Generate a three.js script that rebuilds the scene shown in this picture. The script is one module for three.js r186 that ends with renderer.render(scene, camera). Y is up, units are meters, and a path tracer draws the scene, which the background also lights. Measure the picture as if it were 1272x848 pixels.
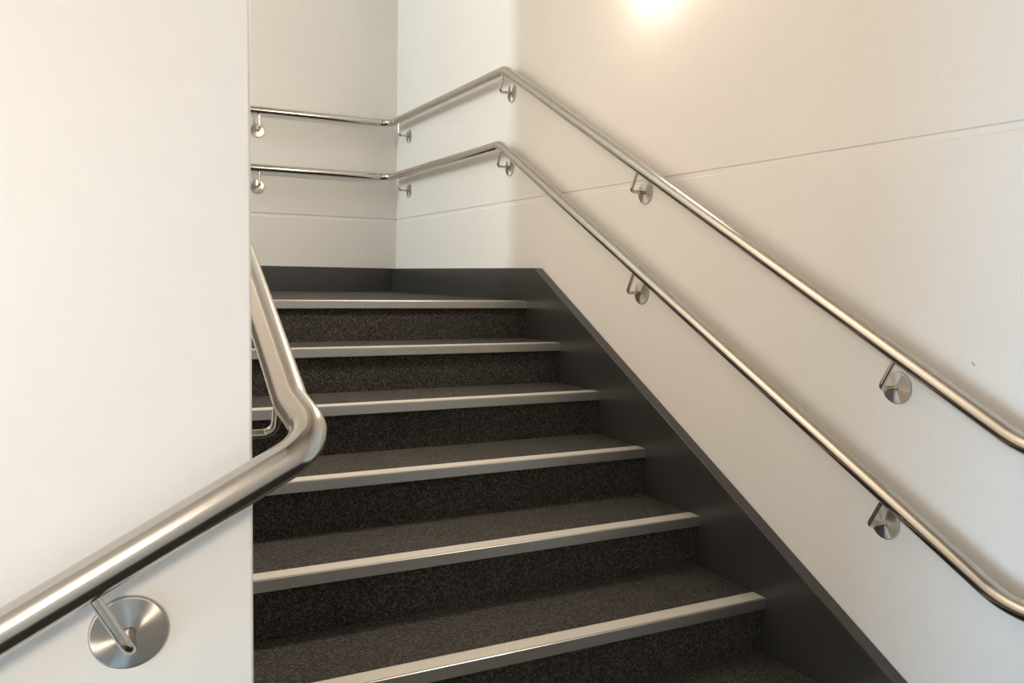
import * as THREE from 'three';
import { RoundedBoxGeometry } from 'three/addons/geometries/RoundedBoxGeometry.js';
import { RectAreaLightUniformsLib } from 'three/addons/lights/RectAreaLightUniformsLib.js';
RectAreaLightUniformsLib.init();

// ---------------------------------------------------------------- camera, sky, lights, exposure
const scene = new THREE.Scene();
const renderer = new THREE.WebGLRenderer({ antialias: true });
renderer.toneMapping = THREE.LinearToneMapping;
renderer.toneMappingExposure = 1.0;
renderer.shadowMap.enabled = true;

const camera = new THREE.PerspectiveCamera(2 * Math.atan(424 / 1038.05) * 180 / Math.PI, 1272 / 848, 0.05, 60);
{
  const yaw = 0.4773, pitch = -0.0766, roll = 0.0180;
  const fwd = new THREE.Vector3(Math.sin(yaw) * Math.cos(pitch), Math.sin(pitch), -Math.cos(yaw) * Math.cos(pitch));
  const right = new THREE.Vector3(Math.cos(yaw), 0, Math.sin(yaw));
  const up = new THREE.Vector3().crossVectors(right, fwd);
  const r2 = right.clone().multiplyScalar(Math.cos(roll)).addScaledVector(up, Math.sin(roll));
  const u2 = up.clone().multiplyScalar(Math.cos(roll)).addScaledVector(right, -Math.sin(roll));
  camera.quaternion.setFromRotationMatrix(new THREE.Matrix4().makeBasis(r2, u2, fwd.clone().negate()));
  camera.position.set(-1.7286, 0.9022, 1.7291);
}
const SKY = new THREE.Color().setRGB(0.80, 0.90, 1.0);            // overcast sky outside the two stair windows
scene.background = SKY;
scene.backgroundIntensity = 4;

const DAY = new THREE.Color().setRGB(0.42, 0.70, 1.0), CLOUD = new THREE.Color().setRGB(0.86, 0.96, 1.0), WARM = new THREE.Color().setRGB(1.0, 0.855, 0.72);
// daylight entering through the two windows: [y0, y1, z0, z1, radiance]
const WIN_LOW = [-1.3, 0.7, 1.0, 2.2], WIN_HIGH = [2.5, 4.4, -2.35, -1.9];
const DAY_LOW = 16.5, DAY_HIGH = 58;
const LAMP = 478, LAMP_LOW = 84, LAMP_GLOW = 33;                                // radiance of the wall lamps and the look of their diffusers

// ---------------------------------------------------------------- the plan (metres)
const H = 0.16, D = 0.2953;                                       // riser, going
const XW = 0.0412;                                                // right wall face; the stringer stands in front of it, face at x = 0
const ZB = -3.3012;                                               // back wall face
const XC = -1.557, ZC0 = -1.83, ZC1 = 0.7586;                     // inner wall: right face, back face, front face
const XL = -5.6, ZF = 2.36, CEIL = 4.8, LOW = -1.44;              // outer left wall, wall behind the camera, ceiling, lowest floor
const UP_Y = 5 * H, LAND_Y = -3 * H;                              // upper and lower landing
const GROOVE = 1.2498, GW = 0.014, GD = 0.0035;                   // expressed joint in the wall linings
const NW = 0.0555, NH = 0.031, LIP = 0.019;                       // nosing

// ---------------------------------------------------------------- small tools
let seed = 7;
const rnd = () => { seed = (seed * 1664525 + 1013904223) >>> 0; return seed / 4294967296; };
const taken = new Map();
const numbered = (n) => { const k = taken.get(n) ?? 0; taken.set(n, k + 1); return k ? n + '_' + String(k).padStart(3, '0') : n; };
function group(name, label, category, extra = {}) {
  const g = new THREE.Group(); g.name = numbered(name); g.userData = { label, category, ...extra }; scene.add(g); return g;
}
function mesh(name, geo, mat, parent) { const m = new THREE.Mesh(geo, mat); m.name = name; m.castShadow = m.receiveShadow = true; parent.add(m); return m; }
function boxUV(geo) {                                             // uv in metres, chosen by the way each face points
  const g = geo.index ? geo.toNonIndexed() : geo, p = g.attributes.position, n = g.attributes.normal, uv = new Float32Array(p.count * 2);
  for (let i = 0; i < p.count; i += 3) {
    const ax = [0, 0, 0];
    for (let k = 0; k < 3; k++) { ax[0] += Math.abs(n.getX(i + k)); ax[1] += Math.abs(n.getY(i + k)); ax[2] += Math.abs(n.getZ(i + k)); }
    const m = ax.indexOf(Math.max(...ax));
    for (let k = i; k < i + 3; k++) {
      uv[2 * k] = m === 0 ? p.getZ(k) : p.getX(k);
      uv[2 * k + 1] = m === 1 ? p.getZ(k) : p.getY(k);
    }
  }
  g.setAttribute('uv', new THREE.BufferAttribute(uv, 2)); return g;
}
const box = (x0, x1, y0, y1, z0, z1) => boxUV(new THREE.BoxGeometry(x1 - x0, y1 - y0, z1 - z0).translate((x0 + x1) / 2, (y0 + y1) / 2, (z0 + z1) / 2));
const rbox = (x0, x1, y0, y1, z0, z1, r, s = 2) => boxUV(new RoundedBoxGeometry(x1 - x0, y1 - y0, z1 - z0, s, r).translate((x0 + x1) / 2, (y0 + y1) / 2, (z0 + z1) / 2));
// a profile given as [[a, b], ...] swept straight along an axis: 'x' keeps (z, y), 'z' keeps (x, y), 'y' keeps (x, z)
function prism(profile, axis, t0, t1, bevel = 0) {
  const s = new THREE.Shape(profile.map(([a, b]) => new THREE.Vector2(a, b)));
  const g = new THREE.ExtrudeGeometry(s, { depth: t1 - t0 - 2 * bevel, bevelEnabled: bevel > 0, bevelThickness: bevel, bevelSize: bevel, bevelOffset: -bevel, bevelSegments: 2, steps: 1 });
  g.translate(0, 0, t0 + bevel);                                  // shape (a, b) in x, y; sweep in z
  const m = new THREE.Matrix4();
  if (axis === 'x') m.set(0, 0, 1, 0, 0, 1, 0, 0, 1, 0, 0, 0, 0, 0, 0, 1);      // a -> z, b -> y, sweep -> x
  if (axis === 'y') m.set(1, 0, 0, 0, 0, 0, 1, 0, 0, 1, 0, 0, 0, 0, 0, 1);      // a -> x, b -> z, sweep -> y
  if (axis !== 'z') {
    g.applyMatrix4(m);
    const p = g.attributes.position.array;                        // the axes were swapped, so turn the triangles back
    for (let i = 0; i < p.length; i += 9) for (let k = 0; k < 3; k++) { const t = p[i + 3 + k]; p[i + 3 + k] = p[i + 6 + k]; p[i + 6 + k] = t; }
    g.deleteAttribute('normal'); g.computeVertexNormals();
  }
  return boxUV(g);
}
// a path of straight runs with rounded corners: points [x, y, z, radius]
function runPath(pts, steps = 14) {
  const out = [], P = pts.map((p) => new THREE.Vector3(p[0], p[1], p[2]));
  P.forEach((p, i) => {
    if (!i || i === P.length - 1) { out.push(p); return; }
    const a = P[i - 1].clone().sub(p).normalize(), b = P[i + 1].clone().sub(p).normalize();
    const half = Math.acos(THREE.MathUtils.clamp(a.dot(b), -1, 1)) / 2, r = pts[i][3] ?? 0.06, t = r / Math.tan(half);
    const c = p.clone().addScaledVector(a.clone().add(b).normalize(), r / Math.sin(half));
    const u = p.clone().addScaledVector(a, t).sub(c), v = p.clone().addScaledVector(b, t).sub(c), ang = u.angleTo(v);
    for (let k = 0; k <= steps; k++) {
      const f = k / steps;
      out.push(c.clone().addScaledVector(u, Math.sin((1 - f) * ang) / Math.sin(ang)).addScaledVector(v, Math.sin(f * ang) / Math.sin(ang)));
    }
  });
  return out;
}
function tube(path, radius, sides = 32) {
  const n = path.length, pos = [], nor = [], uv = [], idx = [];
  let N = null, len = 0;
  const tan = path.map((p, i) => path[Math.min(i + 1, n - 1)].clone().sub(path[Math.max(i - 1, 0)]).normalize());
  for (let i = 0; i < n; i++) {
    if (i) len += path[i].distanceTo(path[i - 1]);
    const T = tan[i];
    if (!N) { N = new THREE.Vector3(0, 1, 0); if (Math.abs(T.y) > 0.9) N.set(1, 0, 0); }
    N.addScaledVector(T, -N.dot(T)).normalize();
    const B = new THREE.Vector3().crossVectors(T, N);
    for (let k = 0; k <= sides; k++) {
      const a = k / sides * Math.PI * 2, d = N.clone().multiplyScalar(Math.cos(a)).addScaledVector(B, Math.sin(a));
      pos.push(path[i].x + d.x * radius, path[i].y + d.y * radius, path[i].z + d.z * radius); nor.push(d.x, d.y, d.z);
      uv.push(len, k / sides * Math.PI * 2 * radius);
    }
  }
  const w = sides + 1;
  for (let i = 0; i < n - 1; i++) for (let k = 0; k < sides; k++) { const a = i * w + k, b = a + w; idx.push(a, a + 1, b, b, a + 1, b + 1); }
  for (const [i, s] of [[0, -1], [n - 1, 1]]) {                   // end caps
    const T = tan[i].clone().multiplyScalar(s), c = pos.length / 3;
    pos.push(path[i].x, path[i].y, path[i].z); nor.push(T.x, T.y, T.z); uv.push(0, 0);
    for (let k = 0; k <= sides; k++) { const j = (i * w + k) * 3; pos.push(pos[j], pos[j + 1], pos[j + 2]); nor.push(T.x, T.y, T.z); uv.push(0, 0); }
    for (let k = 0; k < sides; k++) s < 0 ? idx.push(c, c + 2 + k, c + 1 + k) : idx.push(c, c + 1 + k, c + 2 + k);
  }
  const g = new THREE.BufferGeometry();
  g.setAttribute('position', new THREE.Float32BufferAttribute(pos, 3)); g.setAttribute('normal', new THREE.Float32BufferAttribute(nor, 3)); g.setAttribute('uv', new THREE.Float32BufferAttribute(uv, 2));
  g.setIndex(idx); return g;
}

// ---------------------------------------------------------------- procedural textures
function field(size, cell) {                                      // tiling value noise in 0..1
  const n = Math.max(1, Math.round(size / cell)), v = new Float32Array(n * n); for (let i = 0; i < v.length; i++) v[i] = rnd();
  const out = new Float32Array(size * size), sm = (t) => t * t * (3 - 2 * t);
  for (let y = 0; y < size; y++) {
    const fy = y / size * n, y0 = Math.floor(fy), ty = sm(fy - y0);
    for (let x = 0; x < size; x++) {
      const fx = x / size * n, x0 = Math.floor(fx), tx = sm(fx - x0), g = (a, b) => v[(b % n) * n + (a % n)];
      out[y * size + x] = (g(x0, y0) * (1 - tx) + g(x0 + 1, y0) * tx) * (1 - ty) + (g(x0, y0 + 1) * (1 - tx) + g(x0 + 1, y0 + 1) * tx) * ty;
    }
  }
  return out;
}
function texture(size, metres, fn, srgb) {
  const d = new Uint8Array(size * size * 4);
  for (let i = 0; i < size * size; i++) { const c = fn(i); for (let k = 0; k < 3; k++) d[4 * i + k] = Math.max(0, Math.min(255, Math.round(255 * (c.length ? c[k] : c)))); d[4 * i + 3] = 255; }
  const t = new THREE.DataTexture(d, size, size); t.wrapS = t.wrapT = THREE.RepeatWrapping; t.magFilter = THREE.LinearFilter; t.minFilter = THREE.LinearMipmapLinearFilter; t.generateMipmaps = true;
  if (srgb) t.colorSpace = THREE.SRGBColorSpace;
  t.repeat.set(1 / metres, 1 / metres); t.needsUpdate = true; return t;
}
// loop-pile carpet: dark charcoal brown with lighter flecks
const S = 1024, cA = field(S, 4.2), cB = field(S, 7), cC = field(S, 2.2), cD = field(S, 90);
const fleck = (i) => { const a = cA[i] * 0.5 + cB[i] * 0.25 + cC[i] * 0.25; return Math.min(1, Math.max(0, (a - 0.28) / 0.44)); };
const carpetMap = texture(S, 0.72, (i) => {
  const f = fleck(i), k = 0.062 + 0.225 * Math.pow(f, 1.4) + 0.02 * (cD[i] - 0.5), h = cB[i];
  return [k * (1.02 + 0.05 * h), k * (0.98 + 0.02 * h), k * (0.90 - 0.04 * h)];
}, true);
const carpetBump = texture(S, 0.72, (i) => fleck(i));
// rolled wall paint: very fine orange-peel relief and a faint uneven tone
const wA = field(S, 6), wB = field(S, 14), wC = field(S, 160);
const paintBump = texture(S, 1.1, (i) => 0.6 * wA[i] + 0.4 * wB[i]);
const paintMap = texture(S, 1.9, (i) => { const t = 0.985 + 0.012 * (wC[i] - 0.5) + 0.006 * (wB[i] - 0.5); return [t, t, t]; }, true);
// brushed steel: fine streaks along the length, handling marks in the roughness
const sA = field(S, 4), sB = field(S, 40), sC = field(S, 120);
const steelRough = texture(S, 0.4, (i) => { const r = 0.80 + 0.05 * (sA[(i % S >> 4) + S * Math.floor(i / S)] - 0.5) + 0.05 * (sC[i] - 0.5); return [r, r, r]; });
const scuff = texture(S, 0.5, (i) => { const r = 0.8 + 0.25 * (sB[i] - 0.5) + 0.15 * (sA[i] - 0.5); return [r, r, r]; });

// ---------------------------------------------------------------- materials
const rgb = (r, g, b) => new THREE.Color().setRGB(r, g, b);
const paint = new THREE.MeshStandardMaterial({ name: 'wall_paint', color: rgb(0.80, 0.775, 0.73), map: paintMap, roughness: 0.55, bumpMap: paintBump, bumpScale: 0.00012 });
const ceilingPaint = new THREE.MeshStandardMaterial({ name: 'ceiling_paint', color: rgb(0.80, 0.775, 0.73), roughness: 0.9 });
const carpet = new THREE.MeshPhysicalMaterial({ name: 'carpet', color: rgb(1, 1, 1), map: carpetMap, roughness: 0.95, sheen: 0.2, sheenColor: rgb(0.30, 0.275, 0.24), sheenRoughness: 0.9, bumpMap: carpetBump, bumpScale: 0.002 });
const darkPaint = new THREE.MeshPhysicalMaterial({ name: 'charcoal_satin_paint', color: rgb(0.034, 0.0335, 0.032), ior: 1.65, roughness: 0.27 });
const steel = new THREE.MeshPhysicalMaterial({ name: 'satin_steel', color: rgb(0.57, 0.535, 0.485), metalness: 1, roughness: 0.22, roughnessMap: steelRough });
const turned = new THREE.MeshPhysicalMaterial({ name: 'turned_steel', color: rgb(0.58, 0.545, 0.50), metalness: 1, roughness: 0.42, anisotropy: 1, anisotropyRotation: 0 });
const aluminium = new THREE.MeshPhysicalMaterial({ name: 'nosing_aluminium', color: rgb(0.40, 0.385, 0.355), metalness: 0.9, roughness: 0.45, roughnessMap: scuff });
const grip = new THREE.MeshStandardMaterial({ name: 'pale_grip_insert', color: rgb(0.46, 0.44, 0.385), roughness: 0.7, roughnessMap: scuff });
const glowing = new THREE.MeshStandardMaterial({ name: 'opal_diffuser', color: rgb(0.85, 0.83, 0.8), roughness: 0.5, emissive: WARM, emissiveIntensity: LAMP_GLOW });
const lampWhite = new THREE.MeshStandardMaterial({ name: 'lamp_body_white', color: rgb(0.8, 0.79, 0.77), roughness: 0.5 });
const frameGrey = new THREE.MeshStandardMaterial({ name: 'window_frame_grey', color: rgb(0.25, 0.25, 0.26), roughness: 0.5, metalness: 0.4 });
const glass = new THREE.MeshPhysicalMaterial({ name: 'clear_glass', color: rgb(1, 1, 1), transmission: 1, roughness: 0, thickness: 0, ior: 1.5 });
const darkMark = new THREE.MeshStandardMaterial({ name: 'scuff_grey', color: rgb(0.2, 0.19, 0.19), roughness: 0.9 });

// ---------------------------------------------------------------- the shell
const struct = (name, label, category) => { const g = group(name, label, category, { kind: 'structure' }); return g; };
const T = 0.2;                                                    // wall thickness
{
  const right = struct('wall_right', 'white painted wall with a horizontal joint behind two steel handrails', 'wall');
  const A = XW, B = XW + T, y0 = LOW - T, lo = GROOVE - GW, hi = GROOVE;
  mesh('wall_panel', prism([[A, y0], [B, y0], [B, lo], [A + GD, lo], [A, lo - GD]], 'z', ZB, ZF), paint, right);
  mesh('wall_panel', prism([[A, hi + GD], [A + GD, hi], [B, hi], [B, CEIL], [A, CEIL]], 'z', ZB, ZF), paint, right);
  mesh('joint', box(A + GD, B, lo, hi, ZB, ZF), paint, right);
  const mark = mesh('scuff_mark', rbox(-0.0005, 0.0005, -0.0012, 0.0012, -0.0055, 0.0055, 0.0004), darkMark, right);
  mark.position.set(XW, 0.728, 0.552); mark.rotation.x = 0.75;

  const back = struct('wall_back', 'white painted end wall of the upper landing with a horizontal joint', 'wall');
  const zb = ZB, q = ZB - T;
  mesh('wall_panel', prism([[zb, y0], [q, y0], [q, lo], [zb - GD, lo], [zb, lo - GD]].reverse(), 'x', XL - T, XW + T), paint, back);
  mesh('wall_panel', prism([[zb, hi + GD], [zb - GD, hi], [q, hi], [q, CEIL], [zb, CEIL]].reverse(), 'x', XL - T, XW + T), paint, back);
  mesh('joint', box(XL - T, XW + T, lo, hi, q, zb - GD), paint, back);

  const inner = struct('wall_inner', 'plain white inner wall with a sharp corner that the curved handrail turns around', 'wall');
  mesh('wall_body', rbox(XL, XC, LOW - T, CEIL, ZC0, ZC1, 0.004, 2), paint, inner);

  const front = struct('wall_front', 'white painted wall across the lower landing, opposite the inner wall', 'wall');
  mesh('wall_body', box(XL - T, XW + T, LOW - T, CEIL, ZF, ZF + T), paint, front);

  const left = struct('wall_left', 'white outer wall with two stair windows', 'wall');
  const s = new THREE.Shape([[ZB, LOW - T], [ZF, LOW - T], [ZF, CEIL], [ZB, CEIL]].map(([a, b]) => new THREE.Vector2(a, b)));
  for (const [a0, a1, b0, b1] of [WIN_LOW, WIN_HIGH]) s.holes.push(new THREE.Path([[b0, a0], [b0, a1], [b1, a1], [b1, a0]].map(([a, b]) => new THREE.Vector2(a, b))));
  const g = new THREE.ExtrudeGeometry(s, { depth: T, bevelEnabled: false });
  g.rotateY(-Math.PI / 2);                                        // shape x -> world z, sweep -> world -x
  g.translate(XL, 0, 0);
  mesh('wall_body', boxUV(g), paint, left);

  const ceil = struct('ceiling', 'white ceiling high above the stairwell', 'ceiling');
  mesh('slab', box(XL - T, XW + T, CEIL, CEIL + T, ZB - T, ZF + T), ceilingPaint, ceil);

  const soffit = struct('ceiling', 'sloping white soffit over the flight that leads down', 'ceiling');
  mesh('slab', prism([[-1.97, 1.62], [-1.97, 1.85], [-3.40, 1.05], [XL, 1.05], [XL, 0.82], [-3.42, 0.82]], 'z', ZC1, ZF), paint, soffit);

  // floors: carpeted landings and the lowest floor
  const f0 = struct('floor', 'dark carpeted upper landing at the head of the stairs', 'floor');
  const zTop = -5 * D - NW;
  mesh('carpet', prism([[XL, ZB], [XL, ZC0], [XC, ZC0], [XC, zTop], [0, zTop], [0, ZB]], 'y', UP_Y - 0.10, UP_Y - 0.001), carpet, f0);
  const f1 = struct('floor', 'dark carpeted lower landing at the foot of the stairs', 'floor');
  const zLow = 2 * D - LIP, xEdge = -1.97;
  mesh('carpet', prism([[xEdge + NW, ZC1], [xEdge + NW, ZF], [0, ZF], [0, zLow], [XC, zLow], [XC, ZC1]], 'y', LAND_Y - 0.10, LAND_Y - 0.001), carpet, f1);
  const f2 = struct('floor', 'dark carpeted floor below the lower flight', 'floor');
  mesh('carpet', box(XL, xEdge - 5 * D + LIP, LOW - T, LOW, ZC1, ZF), carpet, f2);

  const base = struct('floor', 'plain slab under the stairwell', 'floor');
  mesh('slab', box(XL - T, XW + T, LOW - 2 * T, LOW - T, ZB - T, ZF + T), ceilingPaint, base);

  // charcoal skirting: the stringer beside the stairs runs on along both landings
  const skTop = UP_Y + 0.1439, zBreak = -1.4213, pitch = H / D, lowTop = LAND_Y + 0.1439, zEnd = zBreak + (skTop - lowTop) / pitch;
  const sk = struct('baseboard_right', 'charcoal painted stringer board following the stairs along the right wall', 'baseboard');
  mesh('board', prism([[ZB, skTop], [ZB, UP_Y - 0.25], [zBreak, UP_Y - 0.35], [zEnd, LAND_Y - 0.25], [ZF, LAND_Y - 0.25], [ZF, lowTop], [zEnd, lowTop], [zBreak, skTop]], 'x', 0, XW, 0.0028), darkPaint, sk);
  const bk = struct('baseboard_back', 'charcoal skirting board along the end wall of the upper landing', 'baseboard');
  mesh('board', rbox(XL, 0, UP_Y, skTop, ZB, ZB + XW, 0.0015), darkPaint, bk);
}

// windows in the outer wall: daylight enters both corridors from them
[[WIN_LOW, DAY_LOW, DAY, 'tall clear window beside the lower flight'], [WIN_HIGH, DAY_HIGH, CLOUD, 'narrow clear window high beside the upper landing']].forEach(([[y0, y1, z0, z1], power, tint, label], i) => {
  const w = group('window_' + (i + 1), label, 'window', { kind: 'structure' }), e = 0.05, xa = XL - 0.14, xb = XL - 0.06;
  mesh('frame', box(xa, xb, y0, y0 + e, z0, z1), frameGrey, w); mesh('frame', box(xa, xb, y1 - e, y1, z0, z1), frameGrey, w);
  mesh('frame', box(xa, xb, y0 + e, y1 - e, z0, z0 + e), frameGrey, w); mesh('frame', box(xa, xb, y0 + e, y1 - e, z1 - e, z1), frameGrey, w);
  mesh('pane', box(XL - 0.104, XL - 0.098, y0 + e, y1 - e, z0 + e, z1 - e), glass, w);
  const l = new THREE.RectAreaLight(tint, power, z1 - z0 - 2 * e, y1 - y0 - 2 * e);
  l.name = 'window_daylight_' + (i + 1); l.position.set(XL - 0.05, (y0 + y1) / 2, (z0 + z1) / 2); l.lookAt(0, (y0 + y1) / 2, (z0 + z1) / 2); scene.add(l);
});

// ---------------------------------------------------------------- the stairs
function makeStairs(label, first, last, width, extraRiser) {
  // local frame: nosing i runs along x with its front edge at y = i * H, z = -i * D
  const st = group('carpeted_staircase', label, 'staircase');
  const nosingGeo = prism([[0, -0.002], [0, -NH + 0.001], [-0.001, -NH], [-NW, -NH], [-NW, -0.0005], [-NW + 0.0005, 0], [-0.002, 0], [-0.0006, -0.0006]], 'x', -width, 0);
  const gripGeo = prism([[-0.0055, 0], [-0.0052, 0.0008], [-NW + 0.0035, 0.0008], [-NW + 0.003, 0]], 'x', -width + 0.002, -0.002);
  for (let i = first; i <= last; i++) {
    const y = i * H, z = -i * D;
    mesh('riser', box(-width, 0, y - H - 0.001, y - NH, z - LIP - 0.02, z - LIP), carpet, st);
    if (i < last) mesh('tread', box(-width, 0, y - 0.05, y - 0.001, z - D - LIP - 0.02, z - NW), carpet, st);
    const n = mesh('nosing', nosingGeo, aluminium, st); n.position.set(0, y, z);
    mesh('grip_strip', gripGeo, grip, n);
  }
  return st;
}
makeStairs('dark carpeted flight of stairs with pale metal nosings between the walls', -2, 5, -XC - 0.002, true);
{
  const st = makeStairs('carpeted flight leading down from the lower landing beside the inner wall', 0, 5, ZF - ZC1 - 0.002, true);
  st.rotation.y = -Math.PI / 2;                                   // climbs towards +x
  st.position.set(-1.97 - 5 * D, LAND_Y - 5 * H, ZF);
}

// ---------------------------------------------------------------- handrails
const RAIL = 0.021, ARM = 0.0061, OFF = 0.065, DROP = 0.091;
const flangeGeo = (() => {
  const prof = [[0.0400, 0.0000], [0.0400, 0.0036], [0.03985, 0.0044], [0.0394, 0.0050], [0.0386, 0.0054], [0.0378, 0.0056], [0.030, 0.0060], [0.020, 0.0065], [0.0075, 0.0071], [0.0072, 0.0066], [0.0060, 0.0066]];
  const g = new THREE.LatheGeometry(prof.map(([r, y]) => new THREE.Vector2(r, y)), 64);
  return g;
})();
// a bracket: flange on the wall at c, arm out along n (wall normal), then up along u to the rail
function bracket(parent, c, n, u, off, drop) {
  const b = new THREE.Group(); b.name = 'bracket'; parent.add(b);
  const N = new THREE.Vector3(...n), U = new THREE.Vector3(...u).normalize(), C = new THREE.Vector3(...c);
  const f = mesh('flange', flangeGeo, turned, b); f.position.copy(C); f.quaternion.setFromUnitVectors(new THREE.Vector3(0, 1, 0), N);
  const e = C.clone().addScaledVector(N, off), t = e.clone().addScaledVector(U, drop - RAIL * 0.8), s = C.clone().addScaledVector(N, 0.004);
  mesh('arm', tube(runPath([s.toArray(), [...e.toArray(), 0.016], t.toArray()], 10), ARM, 16), steel, b);
  return b;
}
// wall rails on the right: height at z = 0 on the slope, landing height, bottom bend
const SL = 0.521, XR = XW - OFF, cs = 1 / Math.hypot(1, SL), sn = SL * cs;
function wallRail(label, a, yTop, zBend, discs, backDisc) {
  const r = group('handrail', label, 'handrail');
  const zPeak = (a - yTop) / SL, yBend = a - SL * zBend;
  mesh('rail', tube(runPath([[XR, yBend, 2.1], [XR, yBend, zBend, 0.22], [XR, yTop, zPeak, 0.11], [XR, yTop, ZB + OFF, 0.075], [-1.5, yTop, ZB + OFF]]), RAIL, 40), steel, r);
  for (const [y, z, flat] of discs) {
    if (flat) bracket(r, [XW, y, z], [-1, 0, 0], [0, 1, 0], OFF, (z > 0 ? yBend : yTop) - y);
    else bracket(r, [XW, y, z], [-1, 0, 0], [0, cs, sn], OFF, (a - SL * z - y) * cs);
  }
  bracket(r, [backDisc[0], backDisc[1], ZB], [0, 0, 1], [0, 1, 0], OFF, yTop - backDisc[1]);
  return r;
}
wallRail('upper satin steel handrail on the right wall, crossing the wall joint', 0.9494, 1.823, 0.722,
  [[1.733, -3.079, true], [1.738, -1.732], [1.206, -0.690], [0.651, 0.362], [0.485, 1.42, true]], [-0.802, 1.720]);
wallRail('lower satin steel handrail on the right wall, nearest the charcoal stringer', 0.6034, 1.499, 0.70,
  [[1.410, -3.071, true], [1.406, -1.742], [0.855, -0.695], [0.311, 0.350], [0.142, 1.42, true]], [-0.805, 1.399]);
{
  const r = group('handrail', 'thick satin steel handrail turning around the corner of the inner wall', 'handrail');
  const oa = 0.060, ob = 0.047, xr = XC + ob, zr = ZC1 + oa, y0 = 0.710, ta = 0.5314, tb = 0.530;
  const ca = 1 / Math.hypot(1, ta), cb = 1 / Math.hypot(1, tb);
  mesh('rail', tube(runPath([[-3.6, y0 + (-3.6 - xr) * ta, zr], [xr + 0.014, y0 + 0.014 * ta, zr, 0.042], [xr, y0 + 0.085 * tb * cb, zr - 0.085 * cb, 0.06], [xr, y0 + (zr + 1.45) * tb, -1.45]], 24), RAIL, 48), steel, r);
  const front = (x) => { const yr = y0 + (x - xr) * ta; bracket(r, [x - 0, yr - DROP / ca, ZC1], [0, 0, 1], [-ta * ca, ca, 0], oa, DROP); };
  front(-1.689); front(-2.75);
  const side = (k) => { const py = y0 + k * tb * cb - DROP * cb, pz = zr - k * cb - DROP * tb * cb; bracket(r, [XC, py, pz], [1, 0, 0], [0, cb, tb * cb], ob, DROP); };
  side(0.145); side(1.25); side(2.3);
}

// ---------------------------------------------------------------- wall lamps
const TILT = 0.06;
function wallLamp(label, pos, turn, power) {
  const g = group('wall_lamp', label, 'wall lamp', { group: 'round wall lamps of the stairwell' });
  g.position.set(...pos); g.rotation.y = turn;                    // local +z points away from the wall
  const ring = new THREE.LatheGeometry([[0.02, 0], [0.135, 0], [0.135, 0.02], [0.128, 0.028], [0.118, 0.028]].map(([a, b]) => new THREE.Vector2(a, b)), 64); ring.rotateX(Math.PI / 2);
  mesh('base', ring, lampWhite, g);
  const prof = []; for (let i = 0; i <= 16; i++) { const t = i / 16 * Math.PI / 2; prof.push(new THREE.Vector2(0.125 * Math.cos(t) + 0.0005, 0.026 + 0.06 * Math.pow(Math.sin(t), 0.8))); }
  const dome = new THREE.LatheGeometry(prof, 64); dome.rotateX(Math.PI / 2);
  mesh('diffuser', dome, glowing, g);
  const l = new THREE.RectAreaLight(WARM, power, 0.2, 0.2); l.name = g.name + '_light';
  l.position.set(0, 0, 0.100); l.quaternion.setFromUnitVectors(new THREE.Vector3(0, 0, -1), new THREE.Vector3(0, -Math.sin(TILT), Math.cos(TILT))); g.add(l);   // shines out from the wall, a little downwards
  return g;
}
wallLamp('round opal wall lamp on the right wall above the upper handrail', [XW, 2.005, -0.635], -Math.PI / 2, LAMP);
wallLamp('round opal wall lamp on the wall across the lower landing', [-2.28, 1.1, ZF], Math.PI, LAMP_LOW);

renderer.render(scene, camera);
